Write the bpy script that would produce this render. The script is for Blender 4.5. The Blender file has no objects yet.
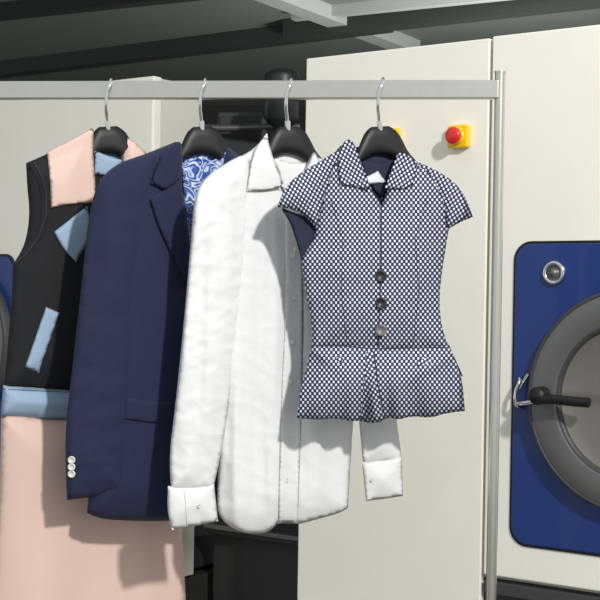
import bpy, math, random
import numpy as np
from mathutils import Vector, Matrix, noise
from mathutils.geometry import delaunay_2d_cdt
random.seed(4)
S=bpy.context.scene
S.view_settings.view_transform='Standard'
F=1406.0; CAM=Vector((0,-3,1.3)); ROLL=math.radians(1.0)
R=Matrix.Rotation(math.radians(90),3,'X')@Matrix.Rotation(ROLL,3,'Z')
PX=3.0/F
def ray(px,py): return R@Vector(((px-300)/F,(300-py)/F,-1))
def W(px,py,y):
    d=ray(px,py); return CAM+d*((y-CAM.y)/d.y)
def onz(px,py,z):
    d=ray(px,py); return CAM+d*((z-CAM.z)/d.z)
cd=bpy.data.cameras.new('camera'); cam=bpy.data.objects.new('camera',cd); S.collection.objects.link(cam)
cam.matrix_world=Matrix.Translation(CAM)@R.to_4x4(); cd.lens=36*F/600; cd.sensor_width=36; S.camera=cam
cd.clip_end=100
# ---------- materials
def lin(c):
    return tuple(((v/255)/12.92 if v/255<=0.04045 else ((v/255+0.055)/1.055)**2.4) for v in c)+(1,)
def mat(name,c,rough=.6,metal=0,bump=0,bscale=200,sheen=0,var=0,vscale=8,coat=0):
    m=bpy.data.materials.new(name); m.use_nodes=True; n=m.node_tree.nodes; l=m.node_tree.links
    b=n['Principled BSDF']; b.inputs['Base Color'].default_value=lin(c); b.inputs['Roughness'].default_value=rough
    b.inputs['Metallic'].default_value=metal
    b.inputs['Sheen Weight'].default_value=sheen; b.inputs['Coat Weight'].default_value=coat
    tc=n.new('ShaderNodeTexCoord')
    if bump:
        nz=n.new('ShaderNodeTexNoise'); nz.inputs['Scale'].default_value=bscale; nz.inputs['Detail'].default_value=4
        l.new(tc.outputs['Object'],nz.inputs['Vector'])
        bp=n.new('ShaderNodeBump'); bp.inputs['Strength'].default_value=bump; bp.inputs['Distance'].default_value=.002
        l.new(nz.outputs['Fac'],bp.inputs['Height']); l.new(bp.outputs['Normal'],b.inputs['Normal'])
    nz2=n.new('ShaderNodeTexNoise'); nz2.inputs['Scale'].default_value=vscale; nz2.inputs['Detail'].default_value=3
    l.new(tc.outputs['Object'],nz2.inputs['Vector'])
    mx=n.new('ShaderNodeMix'); mx.data_type='RGBA'
    v=var if var else .03
    L=lin(c); mx.inputs[6].default_value=tuple(x*(1-v) for x in L[:3])+(1,); mx.inputs[7].default_value=tuple(min(1,x*(1+v)) for x in L[:3])+(1,)
    l.new(nz2.outputs['Fac'],mx.inputs[0]); l.new(mx.outputs[2],b.inputs['Base Color'])
    return m
M={}
M['cream']=mat('machine_enamel',(243,241,230),.45)
M['creamshade']=mat('machine_enamel_shaded',(212,212,200),.5)  # same enamel, with the side's shade put into a greyer colour
M['blue']=mat('blue_enamel',(18,50,116),.4,coat=.2)
M['steel']=mat('brushed_steel',(212,211,205),.28,1,var=.06,vscale=40)
M['chrome']=mat('chrome',(225,225,225),.14,1)
M['ring']=mat('door_ring_metal',(112,112,112),.4,.5)
M['ringdark']=mat('door_ring_rubber',(62,62,64),.5)
M['glass']=mat('porthole_glass',(128,126,120),.25,.4)
M['black']=mat('black_plastic',(12,12,14),.5)
M['yellow']=mat('yellow_plastic',(248,200,20),.4)
M['red']=mat('red_plastic',(215,30,25),.3,coat=.4)
M['ceil']=mat('ceiling_panel',(118,124,118),.85,var=.15,vscale=.8)
M['beam']=mat('beam_paint',(176,180,174),.5)
M['beamd']=mat('beam_dark',(52,55,52),.7)
M['wall']=mat('wall_dark',(54,56,53),.9,var=.2,vscale=.6)
M['floor']=mat('floor_concrete',(110,110,106),.6,var=.15,vscale=2)
M['base']=mat('pedestal_paint',(50,50,49),.6)
M['tank']=mat('tank_dark',(44,46,48),.4)
M['navy']=mat('navy_wool',(26,32,64),.9,bump=.2,bscale=900,sheen=.05)
M['navyl']=mat('navy_lapel',(24,30,60),.9,bump=.2,bscale=900,sheen=.05)
M['white']=mat('white_linen',(223,224,224),.85,bump=.3,bscale=400)
M['pink']=mat('pink_crepe',(219,190,178),.85,bump=.25,bscale=600)
M['dblack']=mat('black_crepe',(22,23,26),.9,bump=.3,bscale=600)
M['lblue']=mat('light_blue_crepe',(150,174,198),.85,bump=.3,bscale=500)
M['grey']=mat('grey_piping',(46,48,56),.8)
M['inavy']=mat('blouse_lining',(28,33,56),.85)
M['btn']=mat('dark_button',(30,30,34),.35,coat=.4)
M['btnw']=mat('pearl_button',(215,214,205),.3,coat=.4)
M['btns']=mat('horn_button',(110,108,108),.3,coat=.4)
M['tag']=mat('cloth_label',(215,218,220),.8)
def dots():
    m=bpy.data.materials.new('dotted_jacquard'); m.use_nodes=True; n=m.node_tree.nodes; l=m.node_tree.links
    b=n['Principled BSDF']; b.inputs['Roughness'].default_value=.85
    uv=n.new('ShaderNodeUVMap'); uv.uv_map='UVMap'
    sp=n.new('ShaderNodeSeparateXYZ'); l.new(uv.outputs[0],sp.inputs[0])
    def mth(op,a,bv=None):
        k=n.new('ShaderNodeMath'); k.operation=op
        for i,v in enumerate([a,bv]):
            if v is None: continue
            if hasattr(v,'is_output'): l.new(v,k.inputs[i])
            else: k.inputs[i].default_value=v
        return k.outputs[0]
    P=4.7
    s=mth('ADD',sp.outputs[0],mth('MULTIPLY',sp.outputs[1],.8)); d=mth('SUBTRACT',sp.outputs[0],mth('MULTIPLY',sp.outputs[1],.8))
    c1=mth('COSINE',mth('MULTIPLY',s,2*math.pi/P)); c2=mth('COSINE',mth('MULTIPLY',d,2*math.pi/P))
    t=mth('ADD',c1,c2)
    mr=n.new('ShaderNodeMapRange'); l.new(t,mr.inputs[0]); mr.inputs[1].default_value=.15; mr.inputs[2].default_value=.9
    mx=n.new('ShaderNodeMix'); mx.data_type='RGBA'; mx.inputs[6].default_value=lin((28,34,68)); mx.inputs[7].default_value=lin((220,222,230))
    l.new(mr.outputs[0],mx.inputs[0]); l.new(mx.outputs[2],b.inputs['Base Color'])
    return m
M['dots']=dots()
def floral():
    m=bpy.data.materials.new('floral_lining'); m.use_nodes=True; n=m.node_tree.nodes; l=m.node_tree.links
    b=n['Principled BSDF']; b.inputs['Roughness'].default_value=.5
    uv=n.new('ShaderNodeUVMap'); uv.uv_map='UVMap'
    nz=n.new('ShaderNodeTexNoise'); nz.inputs['Scale'].default_value=.085; nz.inputs['Detail'].default_value=0; nz.inputs['Distortion'].default_value=.9
    l.new(uv.outputs[0],nz.inputs['Vector'])
    r=n.new('ShaderNodeValToRGB'); e=r.color_ramp.elements
    e[0].position=.22; e[0].color=lin((28,60,130)); e[1].position=.30; e[1].color=lin((205,220,240))
    for p,c in ((.36,(40,85,175)),(.44,(24,50,115)),(.48,(215,225,242)),(.52,(60,110,190)),(.58,(26,55,130)),(.66,(210,222,240)),(.72,(40,80,160))):
        x=e.new(p); x.color=lin(c)
    l.new(nz.outputs['Fac'],r.inputs[0]); l.new(r.outputs[0],b.inputs['Base Color']); return m
M['floral']=floral()
# ---------- generic mesh helpers
def empty(name,loc=(0,0,0)):
    o=bpy.data.objects.new(name,None); S.collection.objects.link(o); o.location=loc; return o
def mesh(name,vs,fs,m,parent=None,smooth=True,uvs=None):
    me=bpy.data.meshes.new(name); me.from_pydata([tuple(v) for v in vs],[],fs); 
    if uvs is not None:
        ul=me.uv_layers.new(name='UVMap')
        for lp in me.loops: ul.data[lp.index].uv=uvs[lp.vertex_index]
    me.materials.append(m)
    import bmesh
    bm=bmesh.new(); bm.from_mesh(me); bmesh.ops.recalc_face_normals(bm,faces=bm.faces); bm.to_mesh(me); bm.free()
    for p in me.polygons: p.use_smooth=smooth
    o=bpy.data.objects.new(name,me); S.collection.objects.link(o)
    if parent: o.parent=parent; o.matrix_parent_inverse=Matrix.Translation(-Vector(parent.location))
    return o
def bevel(o,w,s=3):
    b=o.modifiers.new('bevel','BEVEL'); b.width=w; b.segments=s; b.limit_method='ANGLE'; return o
def tube(name,pts,r,m,parent=None,seg=12,cyc=False,sm=True):
    cu=bpy.data.curves.new(name,'CURVE'); cu.dimensions='3D'; cu.bevel_depth=r; cu.bevel_resolution=4; cu.use_fill_caps=True
    sp=cu.splines.new('BEZIER' if sm else 'POLY')
    if sm:
        sp.bezier_points.add(len(pts)-1)
        for b,p in zip(sp.bezier_points,pts): b.co=p; b.handle_left_type=b.handle_right_type='AUTO'
    else:
        sp.points.add(len(pts)-1)
        for b,p in zip(sp.points,pts): b.co=tuple(p)+(1,)
    sp.use_cyclic_u=cyc; cu.materials.append(m)
    tmp=bpy.data.objects.new(name,cu); S.collection.objects.link(tmp)
    dg=bpy.context.evaluated_depsgraph_get(); me=bpy.data.meshes.new_from_object(tmp.evaluated_get(dg))
    bpy.data.objects.remove(tmp); o=bpy.data.objects.new(name,me); S.collection.objects.link(o)
    for p in me.polygons: p.use_smooth=True
    if parent: o.parent=parent; o.matrix_parent_inverse=Matrix.Translation(-Vector(parent.location))
    return o
def box(name,lo,hi,m,parent=None,fr=None,bv=0):
    vs=[(x,y,z) for x in (lo[0],hi[0]) for y in (lo[1],hi[1]) for z in (lo[2],hi[2])]
    if fr: vs=[fr(*v) for v in vs]
    fs=[(0,1,3,2),(4,6,7,5),(0,4,5,1),(2,3,7,6),(0,2,6,4),(1,5,7,3)]
    o=mesh(name,vs,fs,m,parent,False)
    if bv: bevel(o,bv)
    return o
# ---------- cloth helpers
def chaikin(pts,it=2):
    P=[(p[0],p[1],len(p)>2) for p in pts]
    for _ in range(it):
        Q=[];n=len(P)
        for i in range(n):
            a=P[i-1];b=P[i];c=P[(i+1)%n]
            if b[2]: Q.append(b)
            else:
                Q.append((b[0]*.75+a[0]*.25,b[1]*.75+a[1]*.25,False)); Q.append((b[0]*.75+c[0]*.25,b[1]*.75+c[1]*.25,False))
        P=Q
    return [(p[0],p[1]) for p in P]
def resample(P,step):
    out=[];n=len(P)
    for i in range(n):
        a=P[i];b=P[(i+1)%n]; L=math.hypot(b[0]-a[0],b[1]-a[1])
        if L<.4: continue
        k=max(1,int(round(L/step)))
        for j in range(k): out.append((a[0]+(b[0]-a[0])*j/k,a[1]+(b[1]-a[1])*j/k))
    return out
def distin(P,x,y):
    A=np.array(P); B=np.roll(A,-1,0); d=B-A; p=np.stack([x,y],1)[:,None,:]
    t=np.clip(((p-A)*d).sum(2)/np.maximum((d*d).sum(1),1e-9),0,1)
    q=A+d*t[...,None]; dist=np.sqrt(((p-q)**2).sum(2)).min(1)
    yy=y[:,None]; xx=x[:,None]
    c=((A[:,1]>yy)!=(B[:,1]>yy)); dy=np.where(abs(B[:,1]-A[:,1])<1e-9,1e-9,B[:,1]-A[:,1])
    xi=A[:,0]+(yy-A[:,1])*(B[:,0]-A[:,0])/dy
    ins=((c&(xx<xi)).sum(1)%2)==1
    return np.where(ins,dist,-dist)
class Surf:
    def __init__(s,out,base,T=.03,k=20,fold=None,it=2,back=.6,bk=None):
        s.P=chaikin(out,it); s.base=base; s.T=T; s.k=k; s.fold=fold; s.back=back
    def g(s,d):
        t=np.clip(d/(s.k*.15),0,1); u=np.clip(d/(s.k*1.6),0,1)
        return .25*np.sqrt(np.maximum(0,1-(1-t)**2))+.75*(1-(1-u)**2)
    def f(s,x,y):
        x=np.atleast_1d(np.array(x,float)); y=np.atleast_1d(np.array(y,float))
        d=distin(s.P,x,y); g=s.g(d); b=s.base(x,y)-s.T*g
        if s.fold is not None: b=b+s.fold(x,y)*np.clip(.6+d/8,0,1)
        return b
    def build(s,name,m,parent,step=4,uvrot=0):
        B=resample(s.P,step); n=len(B)
        xs=[p[0] for p in B]; ys=[p[1] for p in B]
        gx,gy=[],[]; r=0; y=min(ys)
        while y<max(ys):
            x=min(xs)+(step/2 if r%2 else 0)
            while x<max(xs): gx.append(x);gy.append(y); x+=step
            y+=step*.866; r+=1
        gx=np.array(gx);gy=np.array(gy); k=distin(B,gx,gy)>step*.55
        pts=[Vector(p) for p in B]+[Vector((a,b)) for a,b in zip(gx[k],gy[k])]
        res=delaunay_2d_cdt(pts,[],[list(range(n))],1,1e-4)
        V=res[0]; T=[tuple(t) for t in res[2]]
        x=np.array([v.x for v in V]); y=np.array([v.y for v in V]); d=distin(B,x,y); bd=d<.05
        fr=s.f(x,y); fold=s.fold(x,y)*np.clip(.6+d/8,0,1) if s.fold is not None else 0
        bk=s.base(x,y)+s.T*s.back*s.g(d)+fold+.0005
        vs=[W(a,b,c) for a,b,c in zip(x,y,fr)]; uv=[(a,b) for a,b in zip(x,y)]
        idx=[]; 
        for i in range(len(x)):
            if bd[i]: idx.append(i)
            else: idx.append(len(vs)); vs.append(W(x[i],y[i],bk[i])); uv.append((x[i],y[i]))
        T2=[(idx[c],idx[b],idx[a]) for a,b,c in T if not (bd[a] and bd[b] and bd[c])]
        ca,sa=math.cos(uvrot),math.sin(uvrot)
        uv=[(a*ca-b*sa,a*sa+b*ca) for a,b in uv]
        return mesh(name,vs,T+T2,m,parent,True,uv)
def shift(f,o): return lambda x,y: f(x,y)+o
def N(x,y,sx,sy,seed,rot=0):
    c,s_=math.cos(rot),math.sin(rot)
    return np.array([noise.noise(Vector(((a*c-b*s_)/sx,(a*s_+b*c)/sy,seed))) for a,b in zip(np.atleast_1d(x),np.atleast_1d(y))])
def RN(x,y,sx,sy,seed,rot=0):
    return -np.clip(1-np.abs(N(x,y,sx,sy,seed,rot))*3.2,0,1)
def bar_y(px): return -.128*(px-300)*PX
TAN=.55
def plane(hook): 
    b=bar_y(hook)
    return lambda x,y: b+(x-hook)*PX*TAN
def over(surf,out,name,m,parent,off=.003,T=.003,k=3,step=3,it=2,minD=None,uvrot=0,fold=None):
    def base(x,y):
        v=surf.f(x,y)
        if minD is not None: v=np.minimum(v,surf.base(x,y)-minD)
        return v-off
    s=Surf(out,base,T,k,fold,it); s.build(name,m,parent,step,uvrot); return s
def button(surf,px,py,r,m,parent,name='button',minoff=.004):
    y=float(surf.f(px,py)[0])-minoff; c=W(px,py,y); rr=r*PX
    rows=[(0,0),(.55,0),(.62,-.12),(.9,-.18),(1,-.02),(1,.3)]
    vs=[];fs=[];n=20
    for a,(q,h) in enumerate(rows):
        for i in range(n):
            t=2*math.pi*i/n; vs.append(c+Vector((rr*q*math.cos(t),rr*h-0.0005,rr*q*math.sin(t))))
    for a in range(len(rows)-1):
        for i in range(n): fs.append((a*n+i,a*n+(i+1)%n,(a+1)*n+(i+1)%n,(a+1)*n+i))
    mesh(name,vs,fs,m,parent)
def seam(surf,pts,name,m,parent,r=.0012,off=.0015,minD=0):
    P=[]
    for i in range(len(pts)-1):
        k=max(1,int(math.hypot(pts[i+1][0]-pts[i][0],pts[i+1][1]-pts[i][1])/5))
        for j in range(k): 
            t=j/k; P.append((pts[i][0]*(1-t)+pts[i+1][0]*t,pts[i][1]*(1-t)+pts[i+1][1]*t))
    P.append(pts[-1])
    x=np.array([p[0] for p in P],float);y=np.array([p[1] for p in P],float)
    dd=np.minimum(surf.f(x,y),surf.base(x,y)-minD)-off
    tube(name,[W(a,b,c) for a,b,c in zip(x,y,dd)],r,m,parent,sm=False)
# ---------- hangers
def hanger(h):
    D=plane(h); c=W(h,130,bar_y(h)); e=empty('clothes_hanger',c)
    o=[(-9,127,1),(9,126,1),(17,131),(23,141),(29,154),(50,174),(52,184),(40,182),(24,166),(10,155),(-4,153),(-18,161),(-40,183),(-52,184),(-50,176),(-25,158),(-20,143),(-15,132)]
    s=Surf([(h+p[0],)+tuple(p[1:]) for p in o],lambda x,y:D(x,y),.009,6,None,2,1); s.build('shoulder_wing',M['black'],e,3)
    y0=bar_y(h)
    p=[W(h,131,y0),W(h-1,118,y0-.006),W(h-2,106,y0-.016),W(h-1,94,y0-.019),W(h+2,84,y0-.017),W(h+3,79.5,y0-.004),W(h+3,80.5,y0+.012),W(h+3,90,y0+.018),W(h+3,97,y0+.018)]
    tube('hook',p,.0036,M['chrome'],e)
    tube('hook_collar',[W(h,131,y0),W(h-.5,121,y0-.003)],.0058,M['chrome'],e,sm=False)
# ---------- DRESS
h=108; hanger(h)
dress=empty('dress',W(h,135,bar_y(h))); D=plane(h)
fb=lambda x,y: .005*N(x,y,30,90,1.3)
bod=Surf([(92,130),(70,142),(45,155),(26,163,1),(27,185),(30,215),(25,245),(14,263,1),(10,320),(4,388,1),(64,391),(125,393,1),(130,300),(145,215),(152,165),(130,140),(118,170),(104,190),(95,165)],D,.04,26,fb)
bod.build('bodice',M['dblack'],dress,4)
inn=Surf([(88,135),(110,148),(130,137),(128,175),(110,205),(92,175)],shift(D,.012),.003,4); inn.build('neck_lining',M['lblue'],dress,4)
over(bod,[(26,164),(40,160),(50,175),(53,210),(42,245),(15,264),(22,248),(34,236),(40,212),(38,185)],'armhole_facing',M['dblack'],dress,-.001,.0025,3)
seam(bod,[(34,163),(41,175),(46,192),(46,215),(38,238),(28,252),(16,263)],'armhole_piping',M['grey'],dress,.0013,.003)
over(bod,[(94,127,1),(70,140),(47,152,1),(50,180),(51,208,1),(72,204),(97,203,1),(95,178),(93,150)],'collar_side',M['pink'],dress,.003,.002,4,minD=.02)
over(bod,[(94,150,1),(108,156),(122,160,1),(118,172),(106,176),(95,174,1)],'neck_band',M['lblue'],dress,.004,.003,4,minD=.004)
over(bod,[(124,133),(146,152,1),(148,168,1),(126,172),(120,160)],'collar_far',M['pink'],dress,.004,.003,4,minD=.0)
over(bod,[(54,232,1),(87,206,1),(93,235),(76,262,1),(62,248)],'lapel_flap',M['lblue'],dress,.003,.002,3)
over(bod,[(46,307,1),(60,313,1),(39,373,1),(25,367,1)],'pocket_welt',M['lblue'],dress,.0015,.002,3,it=1)
belt=Surf([(3,385,1),(64,389),(130,391,1),(130,420,1),(64,420),(1,416,1)],shift(D,-.004),.042,26,None,1); belt.build('waistband',M['lblue'],dress,4)
seam(belt,[(3,389),(64,392),(120,394)],'belt_stitch',M['navy'],dress,.0006,.0004)
def fs(x,y):
    t=np.clip((y-410)/200,0,1.3); return t*(.009*np.sin(x/17+y/260)+.012*N(x,y,30,220,4.1))
sk=Surf([(1,414,1),(64,418),(130,419),(172,421,1),(178,480),(184,560),(190,690,1),(90,697),(-14,690,1),(-6,560),(0,480)],D,.042,30,fs); sk.build('skirt',M['pink'],dress,5)
# ---------- JACKET
h=202; hanger(h)
jk=empty('suit_jacket',W(h,135,bar_y(h))); D=plane(h)
fj=lambda x,y:.006*N(x,y,28,110,7.7)+.004*np.sin(x/11+y/130)*np.clip((y-250)/200,0,1)+.002*N(x,y,10,60,3.1)
jb=Surf([(182,139),(165,146),(140,156),(118,166),(106,185),(101,260),(96,400),(87,513,1),(100,519),(130,521),(175,521),(205,518),(214,400),(225,300),(237,240),(256,190),(240,158),(224,142),(219,175),(205,230),(188,286,1),(184,220),(181,170)],D,.040,26,fj)
jb.build('body',M['navy'],jk,4)
Surf([(178,142),(200,137),(226,143),(232,170),(215,240),(190,300),(180,260),(176,180)],shift(D,.0135),.002,4,lambda x,y:.003*N(x,y,12,30,2)).build('lining',M['floral'],jk,4)
over(jb,[(180,150,1),(190,158),(202,160),(214,160),(226,152,1),(222,172),(206,230),(189,280,1),(186,230),(182,180)],'lining_front',M['floral'],jk,-.002,.0025,3,minD=-.002)
fsl=lambda x,y:.005*N(x,y,16,70,3.3)+.0025*N(x,y,40,18,5)+.003*RN(x,y,30,14,2.2,.4)*np.clip((y-300)/100,0,1)
js=Surf([(160,150),(138,156),(114,165),(98,182),(89,212),(81,290),(72,370),(65,430),(66,475),(67,500,1),(95,497),(123,489,1),(128,430),(136,350),(145,270),(152,210),(158,175)],shift(D,-.022),.030,22,fsl)
js.build('sleeve_near',M['navy'],jk,4)
Surf([(228,146),(245,160),(256,185),(262,260),(258,380),(250,490,1),(215,495,1),(214,380),(222,250),(226,180)],shift(D,.02),.03,18,fsl).build('sleeve_far',M['navy'],jk,5)
over(jb,[(182,139),(166,148),(157,165),(151,183,1),(165,190,1),(181,180),(183,158)],'collar',M['navyl'],jk,.008,.003,4,minD=.03)
over(jb,[(181,181,1),(166,189,1),(150,199,1),(158,225),(170,252),(188,286,1),(190,240),(185,205)],'lapel',M['navyl'],jk,.006,.003,4,minD=.03)
over(jb,[(123,397,1),(145,401),(172,402,1),(172,424,1),(145,423),(123,419,1)],'pocket_flap',M['navy'],jk,.0005,.0015,3,it=1)
for i,yy in enumerate((460,467,474)): button(js,71.5,yy,3.6,M['btnw'],jk,'sleeve_button',.004)
# ---------- SHIRT
h=288; hanger(h)
sh=empty('dress_shirt',W(h,135,bar_y(h))); D=plane(h)
def fsh(x,y):
    return .011*N(x,y,19,220,1.1)+.0035*N(x,y,8,110,9.1)+.003*RN(x,y,26,120,4.4,.12)+.0013*RN(x,y,40,14,6.1,-.5)+.0004*N(x,y,5,7,2)
sb=Surf([(264,138),(250,152),(228,162),(216,185),(214,250),(222,330),(220,420),(217,500),(218,514),(228,526),(246,534),(268,533),(277,524,1),(284,523),(300,524,1),(322,518),(340,513),(348,508,1),(350,470),(356,380),(362,280),(360,210),(345,178),(312,150),(305,175),(294,192),(284,194,1),(276,180)],D,.030,20,fsh)
sb.build('body',M['white'],sh,3)
Surf([(262,138),(288,150),(314,148),(320,180),(296,215),(280,195)],shift(D,.014),.002,4,lambda x,y:.003*N(x,y,12,30,2)).build('back_yoke',M['white'],sh,4)
over(sb,[(274,158,1),(290,163),(312,162,1),(312,185),(300,198,1),(284,192,1)],'neck_inside',M['white'],sh,-.004,.002,3,minD=-.004)
fss=lambda x,y:.008*N(x,y,13,150,3.9)+.0022*RN(x,y,40,16,8.2,.5)+.0014*RN(x,y,34,13,1.7,-.5)+.003*N(x,y,8,70,5.5)+.0004*N(x,y,5,7,2)
ss=Surf([(248,152),(225,163),(203,179),(194,198),(191,240),(185,310),(176,400),(169,455),(171,490,1),(213,489,1),(220,460),(230,400),(241,310),(247,240),(250,200),(252,172)],shift(D,-.018),.025,20,fss)
ss.build('sleeve_near',M['white'],sh,3)
cf=Surf([(168,486,1),(190,488),(214,484,1),(218,521,1),(196,526),(172,530,1),(167,510)],shift(D,-.026),.018,18,lambda x,y:.004*N(x,y,14,18,3)); cf.build('cuff_near',M['white'],sh,3)
seam(cf,[(184,489),(186,505),(187,527)],'cuff_slit',M['tag'],sh,.0006)
button(cf,199,506,1.6,M['btnw'],sh,'cuff_button')
sf=Surf([(346,180),(368,200),(382,300),(394,400),(402,460,1),(363,464,1),(360,430),(350,340),(344,240)],shift(D,.0),.024,18,fss); sf.build('sleeve_far',M['white'],sh,3)
cf2=Surf([(362,462,1),(382,460),(402,457,1),(403,496,1),(384,499),(366,501,1)],shift(D,-.006),.018,18,lambda x,y:.004*N(x,y,14,18,6)); cf2.build('cuff_far',M['white'],sh,3)
button(cf2,372,480,1.4,M['btnw'],sh,'cuff_button')
over(sb,[(267,133,1),(256,147),(250,165),(247,191,1),(264,192),(284,186,1),(276,165),(270,148)],'collar_near',M['white'],sh,.005,.002,4,minD=.024,fold=lambda x,y:.003*N(x,y,20,20,3))
over(sb,[(314,148),(322,165),(318,190,1),(300,186),(306,165)],'collar_far',M['white'],sh,.006,.002,4,minD=.0)
over(sb,[(284,192,1),(301,196,1),(304,300),(302,400),(298,523,1),(278,523,1),(281,400),(286,300)],'placket',M['white'],sh,.0012,.0012,2,it=1)
for bx,by in ((292,215),(293,255),(294,298),(292,342),(290,382),(288,437),(287,480)): button(sb,bx,by,2.0,M['btnw'],sh,'front_button',.005)
# ---------- BLOUSE
h=380; hanger(h)
bl=empty('blouse',W(h,135,bar_y(h))); D=plane(h)
def fbl(x,y):
    bust=-.020*np.exp(-((x-345)/17)**2-((y-260)/40)**2)-.017*np.exp(-((x-418)/15)**2-((y-258)/38)**2)
    return bust+.006*N(x,y,22,50,2.6)+.003*RN(x,y,30,14,5.2,.3)
bb=Surf([(346,140),(330,157),(322,175),(318,205),(314,238),(301,256,1),(305,290),(312,322),(312,350,1),(345,347),(380,351),(415,351),(449,348,1),(441,325),(439,295),(444,258),(449,229,1),(450,205),(440,175),(414,160),(398,150),(394,172),(381,206,1),(366,180),(356,160)],D,.042,30,fbl)
bb.build('bodice',M['dots'],bl,3.5)
Surf([(348,142),(378,155),(400,148),(408,170),(382,222),(352,180)],shift(D,.014),.002,4).build('back_lining',M['inavy'],bl,4)
over(bb,[(358,158,1),(380,164),(396,158,1),(394,175),(382,200,1),(368,182)],'neck_facing',M['inavy'],bl,-.008,.002,3,minD=-.008)
over(bb,[(364,178,1),(378,171,1),(386,182,1),(368,185,1)],'label',M['tag'],bl,-.003,.001,1,it=1,minD=-.003)
def fp(x,y):
    t=np.clip((y-345)/75,0,1)
    pl=np.zeros_like(x)
    for cx,w,a in ((330,9,.010),(316,7,-.008),(345,7,-.008),(356,6,.012),(366,4,-.012),(375,4,.016),(385,4,-.014),(396,6,.012),(409,7,-.008),(425,12,.010),(446,8,-.008)):
        pl=pl-a*np.exp(-((x-cx-(cx-375)*.25*t)/w)**2)
    dl=(y-352)-(x-318)*.75; dr_=(y-350)-(452-x)*.5
    dra=-.010*np.exp(-(dl/6)**2)*np.clip((352-x)/20,0,1)-.010*np.exp(-((dr_-6)/6)**2)*np.clip((x-400)/20,0,1)
    return (.1+.9*t)*pl*np.clip((y-343)/8,0,1)+t*.003*np.sin(x/9)+dra*np.clip((y-343)/10,0,1)
pp=Surf([(312,344,1),(345,343),(380,346),(415,346),(449,344,1),(455,360),(462,378),(465,411,1),(447,413),(430,418),(412,416),(398,420),(388,417),(377,424),(366,418),(354,422),(335,418),(318,420),(297,418,1),(300,390),(307,365)],shift(D,-.002),.046,26,fp,1)
pp.build('peplum',M['dots'],bl,2.2)
over(pp,[(313,346,1),(338,346),(356,349,1),(354,366),(346,378),(330,373),(314,380),(301,396,1),(306,368)],'pocket_drape_near',M['dots'],bl,-.0055,.008,26,uvrot=.3,fold=lambda x,y:.002*N(x,y,10,30,1,.8))
over(pp,[(398,349,1),(420,347),(449,345,1),(463,376,1),(448,380),(425,382),(404,374)],'pocket_drape_far',M['dots'],bl,-.0055,.008,26,uvrot=-.3,fold=lambda x,y:.002*N(x,y,10,30,1,-.8))
over(pp,[(366,350,1),(374,349,1),(378,385),(385,419,1),(372,424),(360,421,1),(363,385)],'pleat_near',M['dots'],bl,-.001,.007,9,2.2,uvrot=.15)
seam(pp,[(374,351),(378,385),(385,418)],'pleat_crease',M['inavy'],bl,.0012,.0005)
sl=Surf([(344,146),(322,160),(300,173),(285,187),(277,207,1),(292,209),(305,215),(317,230,1),(322,205),(332,175)],shift(D,-.018),.026,20,lambda x,y:.002*N(x,y,14,14,6)); sl.build('cap_sleeve_near',M['dots'],bl,3,.2)
Surf([(279,206),(292,212),(312,218),(320,230),(312,246),(302,262,1),(296,240),(290,222)],shift(D,-.004),.003,3).build('sleeve_lining_near',M['inavy'],bl,3)
sr=Surf([(412,159),(438,171),(456,183),(466,198),(473,217,1),(460,222),(447,230,1),(444,205),(432,180)],shift(D,-.014),.022,16); sr.build('cap_sleeve_far',M['dots'],bl,3,-.2)
over(bb,[(350,138),(343,142),(337,160),(340,184,1),(352,187),(372,190,1),(362,165),(355,145)],'collar_near',M['dots'],bl,.004,.002,4,minD=.024,uvrot=.25)
over(bb,[(399,150),(393,165),(385,188,1),(400,190),(412,186,1),(418,168),(413,158)],'collar_far',M['dots'],bl,.003,.002,4,minD=.022,uvrot=-.25)
seam(bb,[(381,206),(381,260),(380,300),(378,348)],'front_edge',M['inavy'],bl,.0012,.001,.0)
seam(bb,[(331,200),(343,240),(341,290),(347,344)],'princess_seam_near',M['inavy'],bl,.0006,.0004)
seam(bb,[(428,195),(415,240),(419,290),(413,345)],'princess_seam_far',M['inavy'],bl,.0006,.0004)
seam(pp,[(313,346),(345,346),(380,349),(415,348),(448,347)],'waist_seam',M['inavy'],bl,.0008,.0022)
for by,m_ in ((276,'btn'),(303,'btn'),(330,'btns')): button(bb,381,by,6,M[m_],bl,'front_button',.006)
# ---------- RACK
rk=empty('clothes_rack',W(500,90,bar_y(500)))
a=W(-60,91.2,bar_y(-60)); b=W(499,89.5,bar_y(499)); zc=(a.z+b.z)/2
d=(b-a); d.z=0; L=d.length; d.normalize(); nn=Vector((-d.y,d.x,0))
def rf(u,v,w): return Vector((a.x,a.y,zc))+d*u+nn*v+Vector((0,0,w))
box('top_rail',(0,-.012,-.0195),(L,.012,.0195),M['steel'],rk,rf,.003)
for nm,u in (('post_near',L+.002),('post_far',0)):
    p=rf(u,0,0); tube(nm,[Vector((p.x,p.y,.09)),Vector((p.x,p.y,zc+.035))],.0112,M['steel'],rk,sm=False)
    tube(nm+'_cap',[Vector((p.x,p.y,zc+.034)),Vector((p.x,p.y,zc+.039))],.0125,M['steel'],rk,sm=False)
    f0=Vector((p.x,p.y,.09)); tube(nm+'_foot',[f0-nn*.25,f0+nn*.25],.0125,M['steel'],rk,sm=False)
    for k in (-.23,.23):
        c=f0+nn*k; tube('caster',[Vector((c.x-.012,c.y,.032)),Vector((c.x+.012,c.y,.032))],.032,M['black'],rk,sm=False)
        tube('caster_stem',[Vector((c.x,c.y,.05)),Vector((c.x,c.y,.09))],.008,M['steel'],rk,sm=False)
p=rf(0,0,0);q=rf(L,0,0); tube('lower_rail',[Vector((p.x,p.y,.09)),Vector((q.x,q.y,.09))],.011,M['steel'],rk,sm=False)
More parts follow.
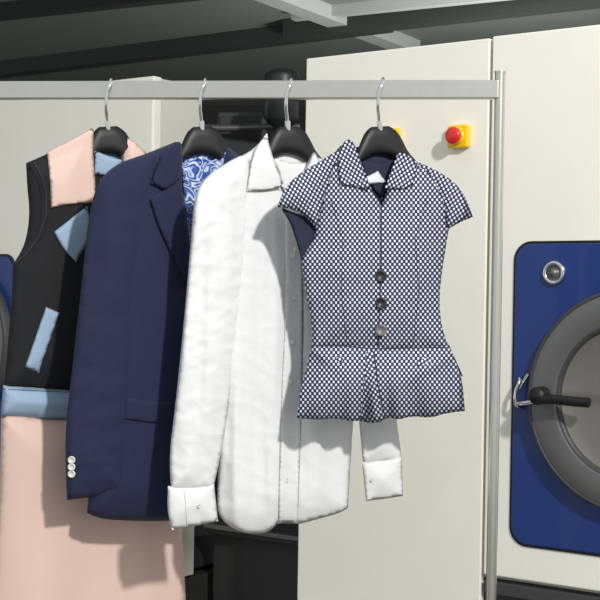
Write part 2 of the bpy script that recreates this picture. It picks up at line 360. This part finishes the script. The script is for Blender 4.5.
# ---------- MACHINES
th=math.radians(37); U=Vector((math.cos(th),-math.sin(th),0)); NB=Vector((math.sin(th),math.cos(th),0))
O=W(460,137,.8); O.z=0
def mf(u,n,z): return O+U*u+NB*n+Vector((0,0,z))
def uz(px,py):
    d=ray(px,py); t=(O-CAM).dot(NB)/d.dot(NB); p=CAM+d*t; return (p-O).dot(U),p.z
def rrect(u0,u1,z0,z1,r,k=8):
    P=[]
    for cx,cz,a0 in ((u1-r,z1-r,0),(u0+r,z1-r,90),(u0+r,z0+r,180),(u1-r,z0+r,270)):
        for i in range(k+1):
            t=math.radians(a0+90*i/k); P.append((cx+r*math.cos(t),cz+r*math.sin(t)))
    return P
def plate(name,P,n0,n1,m,parent,bv=.004):
    k=len(P); vs=[mf(u,n0,z) for u,z in P]+[mf(u,n1,z) for u,z in P]
    fs=[tuple(range(k)),tuple(range(2*k-1,k-1,-1))]+[(i,i+k,(i+1)%k+k,(i+1)%k) for i in range(k)]
    o=mesh(name,vs,fs,m,parent,False); 
    if bv: bevel(o,bv,2)
    return o
def lathe(name,cu,cz,prof,m,parent,n=72):
    vs=[];fs=[]
    for r,dn in prof:
        for i in range(n):
            t=2*math.pi*i/n; vs.append(mf(cu+r*math.cos(t),dn,cz+r*math.sin(t)))
    for a_ in range(len(prof)-1):
        for i in range(n): fs.append((a_*n+i,a_*n+(i+1)%n,(a_+1)*n+(i+1)%n,(a_+1)*n+i))
    return mesh(name,vs,fs,m,parent)
uL=uz(302,300)[0]; uM=uz(487,300)[0]; zT=uz(490,38)[1]; zB=uz(550,584)[1]
def door(parent,u0,z0,z1,width,cu,cz,rad):
    P=rrect(u0,u0+width,z0,z1,.045)
    Pd=rrect(u0-.007,u0+width+.007,z0-.007,z1+.007,.05)
    plate('door_panel_trim',Pd,-.008,.01,M['black'],parent,.002)
    plate('door_panel',P,-.012,.01,M['blue'],parent,.003)
    lathe('porthole_rim',cu,cz,[(rad,-.012),(rad,-.040),(rad-.004,-.046),(rad-.010,-.048),(rad-.012,-.044)],M['ringdark'],parent)
    lathe('porthole_ring',cu,cz,[(rad-.010,-.045),(rad-.016,-.048),(rad-.080,-.058),(rad-.086,-.054)],M['ring'],parent)
    lathe('porthole_seal',cu,cz,[(rad-.084,-.054),(rad-.090,-.055),(rad-.096,-.046),(rad-.096,-.03)],M['ringdark'],parent)
    lathe('porthole_glass',cu,cz,[(rad-.094,-.042),(rad-.11,-.034),(rad-.15,-.026),(.0,-.022)],M['glass'],parent)
wm=empty('washing_machine',mf(uM,0,zB))
plate('side_cabinet_panel',[(uL,.42),(uM-.005,.42),(uM-.005,zT),(uL,zT)],0,.04,M['cream'],wm,.004)
plate('cabinet_plinth',[(uL,.395),(uM-.005,.395),(uM-.005,.412),(uL,.412)],-.012,.04,M['cream'],wm,.002)
plate('front_panel',[(uM+.005,zB),(uM+1.15,zB),(uM+1.15,zT+.003),(uM+.005,zT+.003)],-.004,.04,M['cream'],wm,.004)
box('casing',(uL+.02,.03,.3),(uM+1.14,.9,zT-.02),M['creamshade'],wm,mf)
box('pedestal',(uL+.01,.02,0),(uM+1.14,.88,zB-.012),M['base'],wm,mf,.004)
plate('plinth_rail',[(uM+.005,zB-.05),(uM+1.14,zB-.05),(uM+1.14,zB-.016),(uM+.005,zB-.016)],-.002,.02,M['ringdark'],wm,.003)
pu0,_=uz(515,400); _,pz1=uz(520,244); _,pz0=uz(520,543)
cu,cz=uz(637,401); lu,_=uz(535,398); rad=cu-lu
door(wm,pu0,pz0,pz1,(cu-pu0)*2,cu,cz,rad)
lk=uz(557,273)
lathe('lock_bezel',lk[0],lk[1],[(.031,-.012),(.031,-.02),(.027,-.024),(.021,-.022),(.019,-.014)],M['chrome'],wm,36)
lathe('lock_core',lk[0],lk[1],[(.020,-.014),(.010,-.019),(.009,-.026),(0,-.027)],M['ring'],wm,24)
def mp(px,py,n):
    u,z=uz(px,py); return mf(u,n,z)
tube('lever_handle',[mp(554,398,-.085),mp(570,398,-.088),mp(590,400,-.088),mp(604,401,-.085)],.0125,M['black'],wm)
lathe('lever_hub',uz(553,398)[0],cz+.004,[(.0,-.100),(.019,-.098),(.023,-.09),(.023,-.06),(.02,-.04)],M['black'],wm,28)
tube('latch_rod',[mp(520,404,-.02),mp(534,402,-.045),mp(550,400,-.065)],.006,M['chrome'],wm)
tube('latch_bracket',[mp(523,376,-.014),mp(526,381,-.035),mp(523,392,-.04),mp(523,404,-.035),mp(526,408,-.014)],.0045,M['chrome'],wm)
tube('latch_pin',[mp(532,374,-.02),mp(525,388,-.03)],.005,M['chrome'],wm,sm=False)
# left machine
uC=uz(150,300)[0]; zB2=uz(156,588)[1]
wm2=empty('washing_machine',mf(uC,0,zB2))
plate('front_panel',[(uC-1.2,zB2),(uC,zB2),(uC,zT),(uC-1.2,zT)],0,.04,M['cream'],wm2,.006)
box('casing',(uC-1.19,.03,zB2),(uC-.004,.24,zT-.004),M['creamshade'],wm2,mf,.004)
box('rear_body',(uC-1.15,.25,zB2),(uC-.06,.9,zT-.15),M['tank'],wm2,mf,.01)
box('pedestal',(uC-1.18,.03,0),(uC-.02,.85,zB2-.01),M['base'],wm2,mf,.004)
qu,_=uz(14,300); _,qz1=uz(8,256); w2=(cu-pu0)*2
door(wm2,qu-w2,qz1-(pz1-pz0),qz1,w2,uz(16,300)[0]-rad,qz1-(pz1-cz)+.09,rad)
# emergency stops
def estop(px,py):
    u,z=uz(px,py); e=empty('emergency_stop_button',mf(u,0,z))
    s=.031
    plate('yellow_housing',rrect(u-s,u+s,z-s,z+s,.007,4),-.022,-.0005,M['yellow'],e,.004)
    lathe('collar_ring',u,z,[(.023,-.022),(.023,-.027),(.015,-.028)],M['yellow'],e,32)
    lathe('stem',u,z,[(.013,-.022),(.013,-.036)],M['red'],e,24)
    lathe('mushroom_cap',u,z,[(.014,-.034),(.022,-.036),(.0235,-.041),(.022,-.047),(.016,-.050),(.0,-.052)],M['red'],e,36)
estop(461,137); estop(392,140)
# ---------- ROOM
box('floor',(-7,-5,-.1),(7,9.2,0),M['floor'])
box('wall_back',(-7,9,0),(7,9.2,3.6),M['wall'])
ZC=2.95
box('ceiling',(-7,1.2,ZC),(7,9.2,ZC+.1),M['ceil'])
def beam(name,p,q,w,hh,m,zt=ZC):
    A=onz(*p,zt-hh);B=onz(*q,zt-hh); d_=(B-A);d_.z=0;L_=d_.length;d_.normalize();n_=Vector((-d_.y,d_.x,0))
    A=A-d_*.3; L_+=.6
    fr=lambda u,v,z: Vector((A.x,A.y,0))+d_*u+n_*v+Vector((0,0,z))
    return box(name,(0,-w/2,zt-hh),(L_,w/2,zt),m,None,fr)
beam('ceiling_beam',(235,-12),(390,46),.13,.08,M['beam'])
beam('ceiling_beam',(-10,78),(345,36),.12,.10,M['beamd'])
beam('ceiling_beam',(330,36),(620,4),.10,.12,M['beamd'])
beam('ceiling_beam',(340,16),(620,-12),.06,.06,M['beam'])
beam('ceiling_beam',(-10,20),(240,-6),.10,.08,M['beamd'])
# gap equipment
tk=empty('water_tank',W(282,100,2.2))
def vcyl(name,c,prof,m,parent,n=32):
    vs=[];fs=[]
    for r,z in prof:
        for i in range(n):
            t=2*math.pi*i/n; vs.append((c.x+r*math.cos(t),c.y+r*math.sin(t),z))
    for a_ in range(len(prof)-1):
        for i in range(n): fs.append((a_*n+i,a_*n+(i+1)%n,(a_+1)*n+(i+1)%n,(a_+1)*n+i))
    return mesh(name,vs,fs,m,parent)
c=W(282,100,2.2); z1=W(284,72,2.2).z; z0=W(284,124,2.2).z
vcyl('vessel',c,[(0,z1+.006),(.05,z1+.004),(.062,z1-.006),(.066,z1-.02),(.066,z0+.02),(.05,z0),(.02,z0-.02),(.02,.6),(0,.6)],M['tank'],tk)
tube('band',[c+Vector((.069*math.cos(t),.069*math.sin(t),.0)) for t in [i*math.pi/8 for i in range(16)]],.006,M['ring'],tk,cyc=True)
vcyl('stand',c,[(.09,0),(.09,.02),(.03,.04),(.025,.62)],M['tank'],tk)
cab=empty('control_cabinet',W(240,120,2.6))
lo=W(216,190,2.6); hi=W(262,112,2.6)
box('cabinet_body',(lo.x,2.6,0),(hi.x,2.95,hi.z),M['tank'],cab,None,.008)
box('cabinet_door',(lo.x+.01,2.588,.1),(hi.x-.01,2.6,hi.z-.02),M['base'],cab,None,.004)
tube('pipe',[W(205,128,2.5),W(235,128,2.5),W(262,127,2.5),W(300,127,2.5)],.014,M['ring'],cab)
tube('pipe',[W(214,150,2.5),W(255,150,2.5),W(262,142,2.5),W(264,118,2.5)],.010,M['ring'],cab)
st=empty('platform_step',mf(uC+.2,.3,.3))
zs=uz(230,545)[1]
box('tread',(uC+.03,.26,zs-.03),(uL+.01,.5,zs),M['base'],st,mf,.003)
box('tread_edge',(uC+.03,.245,zs-.012),(uL+.01,.262,zs+.002),M['ring'],st,mf,.002)
box('riser',(uC+.03,.30,0),(uL+.01,.48,zs-.031),M['base'],st,mf)
# ---------- LIGHT
w=bpy.data.worlds.new('world'); S.world=w; w.use_nodes=True
w.node_tree.nodes['Background'].inputs[0].default_value=(.95,.98,1,1); w.node_tree.nodes['Background'].inputs[1].default_value=.70
def area(name,loc,tgt,size,P,col=(1,1,1)):
    l_=bpy.data.lights.new(name,'AREA'); l_.shape='DISK'; l_.size=size; l_.energy=P; l_.color=col
    o=bpy.data.objects.new(name,l_); S.collection.objects.link(o); o.location=loc
    o.rotation_euler=(Vector(tgt)-Vector(loc)).to_track_quat('-Z','Y').to_euler()
dr=Vector((.54,-1,.70)).normalized()
area('key_lamp',Vector((0,0,1.3))+dr*4.8,(0.1,0.2,1.3),.28,215,(1,.98,.94))
area('ceiling_fill_uplight',(1.1,3.6,1.8),(.2,6.5,2.95),.5,48)  # added fill, hidden behind the machines and aimed up to brighten the ceiling
